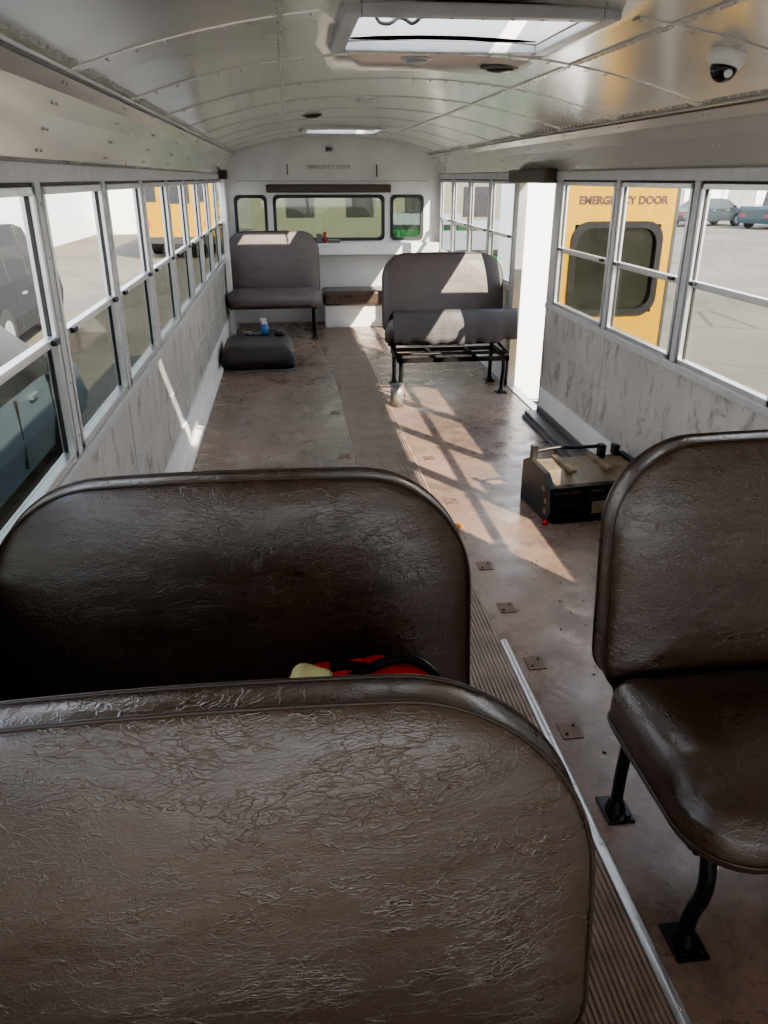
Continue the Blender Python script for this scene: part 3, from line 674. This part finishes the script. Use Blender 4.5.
def bus(loc,rz):
    e=empty("school_bus",loc,rz)
    w,L=1.2,10
    bm=bmesh.new(); rings=[]
    for y in (0,L):
        rings.append([(-w,y,.5),(-w,y,2.5),(-w*.9,y,2.8),(-w*.5,y,2.97),(0,y,3.02),(w*.5,y,2.97),(w*.9,y,2.8),(w,y,2.5),(w,y,.5)])
    loft(bm,rings); obj("body",bm,M_BUSY,e)
    boxes("side_windows",[(s*w-.01,s*w+.01,.5+i*.78,1.15+i*.78,1.75,2.4) for i in range(11) for s in (-1,1)]+[(-.45,.45,-.01,.01,1.7,2.35),(-1.05,-.6,-.01,.01,1.75,2.3),(.6,1.05,-.01,.01,1.75,2.3)],M_DARK,e)
    boxes("rub_rails",[(s*w-.02,s*w+.02,0,L,z,z+.06) for s in (-1,1) for z in (.8,1.2,1.6)]+[(-w,w,-.03,0.0,.5,.7)],M_RUB,e)
    bm=bmesh.new()
    for y in (2.4,8.7):
        for s in (-1,1): cyl_into(bm,(s*(w-.3),y,.48),(s*(w+.01),y,.48),.48,24)
    obj("tyres",bm,M_RUB,e)
    boxes("lamps",[(-1.0,-.8,-.02,.02,2.5,2.62),(.8,1.0,-.02,.02,2.5,2.62),(-1.0,-.85,-.02,.02,1.0,1.2),(.85,1.0,-.02,.02,1.0,1.2)],M_RED,e)
    return e
bus((-3.5,27,ZG),0.0)
e=empty("storage_shed")
M_SW=simple("shed_white",(0.88,0.89,0.88),0.5,0,0.03)
cxx0,cxx1,cy0,cy1=2.42,4.0,8.3,9.2
bm=bmesh.new(); bbox(bm,cxx0,cxx1,cy0,cy1,ZG+0.12,ZG+2.6)
obj("shell",bm,M_SW,e)
boxes("end_doors",[(cxx0+.03,(cxx0+cxx1)/2-.01,cy0-.03,cy0,ZG+.15,ZG+2.5),((cxx0+cxx1)/2+.01,cxx1-.03,cy0-.03,cy0,ZG+.15,ZG+2.5)],M_SW,e,0.008)
boxes("skids",[(cxx0,cxx1,cy0+.1,cy0+.3,ZG,ZG+.12),(cxx0,cxx1,cy1-.3,cy1-.1,ZG,ZG+.12)],M_DKRAIL,e)
M_GREEN=simple("green_paint",(0.010,0.12,0.038),0.5)
def dumpster(loc,rz=0):
    e=empty("dumpster",loc,rz)
    bm=bmesh.new(); loft(bm,[[(-.9,-.5,.15),(.9,-.5,.15),(.9,.5,.15),(-.9,.5,.15)],[(-1.0,-.8,1.3),(1.0,-.8,1.3),(1.0,.7,1.5),(-1.0,.7,1.5)]]); obj("bin",bm,M_GREEN,e)
    bm=bmesh.new(); loft(bm,[[(-1.0,-.85,1.3),(1.0,-.85,1.3),(1.0,.75,1.5),(-1.0,.75,1.5)],[(-1.0,-.85,1.36),(1.0,-.85,1.36),(1.0,.75,1.56),(-1.0,.75,1.56)]]); obj("lid",bm,M_DARK,e)
    boxes("ribs",[(x-.04,x+.04,-.84,-.5,.3,1.2) for x in (-.7,0,.7)]+[(s*1.0-.06,s*1.0+.06,-.3,.3,.8,1.0) for s in (-1,1)],M_GREEN,e)
    boxes("casters",[(x-.06,x+.06,y-.06,y+.06,0,.15) for x in (-.7,.7) for y in (-.35,.35)],M_RUB,e)
dumpster((3.5,14.0,ZG)); dumpster((5.0,18.0,ZG),.2); dumpster((3.6,21.5,ZG),-.1)
e=empty("tan_building"); box("walls",-1.5,13,36,40,ZG,ZG+3.4,simple("tan_stucco",(0.13,0.13,0.095),0.8),e); boxes("openings",[(0+i*2.6,1.2+i*2.6,35.95,36,ZG+.9,ZG+2.1) for i in range(5)],M_DARK,e)
box("grass_verge",-1.5,12,24,33,ZG,ZG+.05,simple("dry_grass",(0.09,0.11,0.045),0.9,0,.4,3))
M_WB=simple("white_siding",(0.80,0.80,0.79),0.7,0,0.03,3)
e=empty("white_building"); box("siding",-22,-6.5,40,50,ZG,ZG+4.5,M_WB,e); boxes("roller_doors",[(-20+i*4,-17.5+i*4,39.95,40,ZG,ZG+2.6) for i in range(3)],simple("grey_door",(.6,.6,.6),.6),e); box("side_wing",-15,-9,16,40,ZG,ZG+4.5,M_WB,e)
e=empty("grey_warehouse"); box("hall",14,50,52,60,ZG,ZG+5,simple("grey_siding",(.24,.24,.24),.7),e); boxes("bay_doors",[(16+i*5,19+i*5,51.95,52,ZG,ZG+3) for i in range(6)],M_WHITE,e)
bm=bmesh.new()
for i in range(30): cyl_into(bm,(14+i*1.0,49,ZG),(14+i*1.0,49,ZG+1.8),0.04,6)
for z in (0.1,0.9,1.8): cyl_into(bm,(14,49,ZG+z),(43,49,ZG+z),0.03,6)
obj("yard_fence",bm,M_ALU)

# ------------------------------------------------------------ light
sd=bpy.data.lights.new("sun",'SUN'); sd.energy=20.0; sd.angle=math.radians(0.55); sd.color=(1.0,0.88,0.71)
so=bpy.data.objects.new("sun",sd); COL.objects.link(so); so.location=(8,-12,12)
so.rotation_euler=Vector((-0.72,1.15,-1.0)).to_track_quat('-Z','Y').to_euler()
w=bpy.data.worlds.new("world"); S.world=w; w.use_nodes=True; nt=w.node_tree
bg=nt.nodes["Background"]
tc=N(nt,'ShaderNodeTexCoord'); sx=N(nt,'ShaderNodeSeparateXYZ'); nt.links.new(tc.outputs['Generated'],sx.inputs[0])
c=ramp(nt,sx.outputs['Z'],[(0.0,(0.98,0.97,0.96)),(0.3,(0.86,0.91,1.0)),(1.0,(0.45,0.62,0.95))])
nt.links.new(c,bg.inputs[0]); bg.inputs[1].default_value=4.2

# ------------------------------------------------------------ camera
F=770.0; VX,VY=285.0,178.0
phi=math.atan((512-VY)/F); th=math.atan((384-VX)*math.cos(phi)/F)
r=Vector((math.cos(th),-math.sin(th),0)); f=Vector((math.sin(th)*math.cos(phi),math.cos(th)*math.cos(phi),-math.sin(phi))); u=r.cross(f)
cd=bpy.data.cameras.new("camera"); co=bpy.data.objects.new("camera",cd); COL.objects.link(co)
mt=Matrix((r,u,-f)).transposed().to_4x4(); mt.translation=(0,0,1.47); co.matrix_world=mt
cd.sensor_fit='VERTICAL'; cd.sensor_height=36; cd.lens=F/1024*36; cd.clip_start=0.02; cd.clip_end=400
S.camera=co
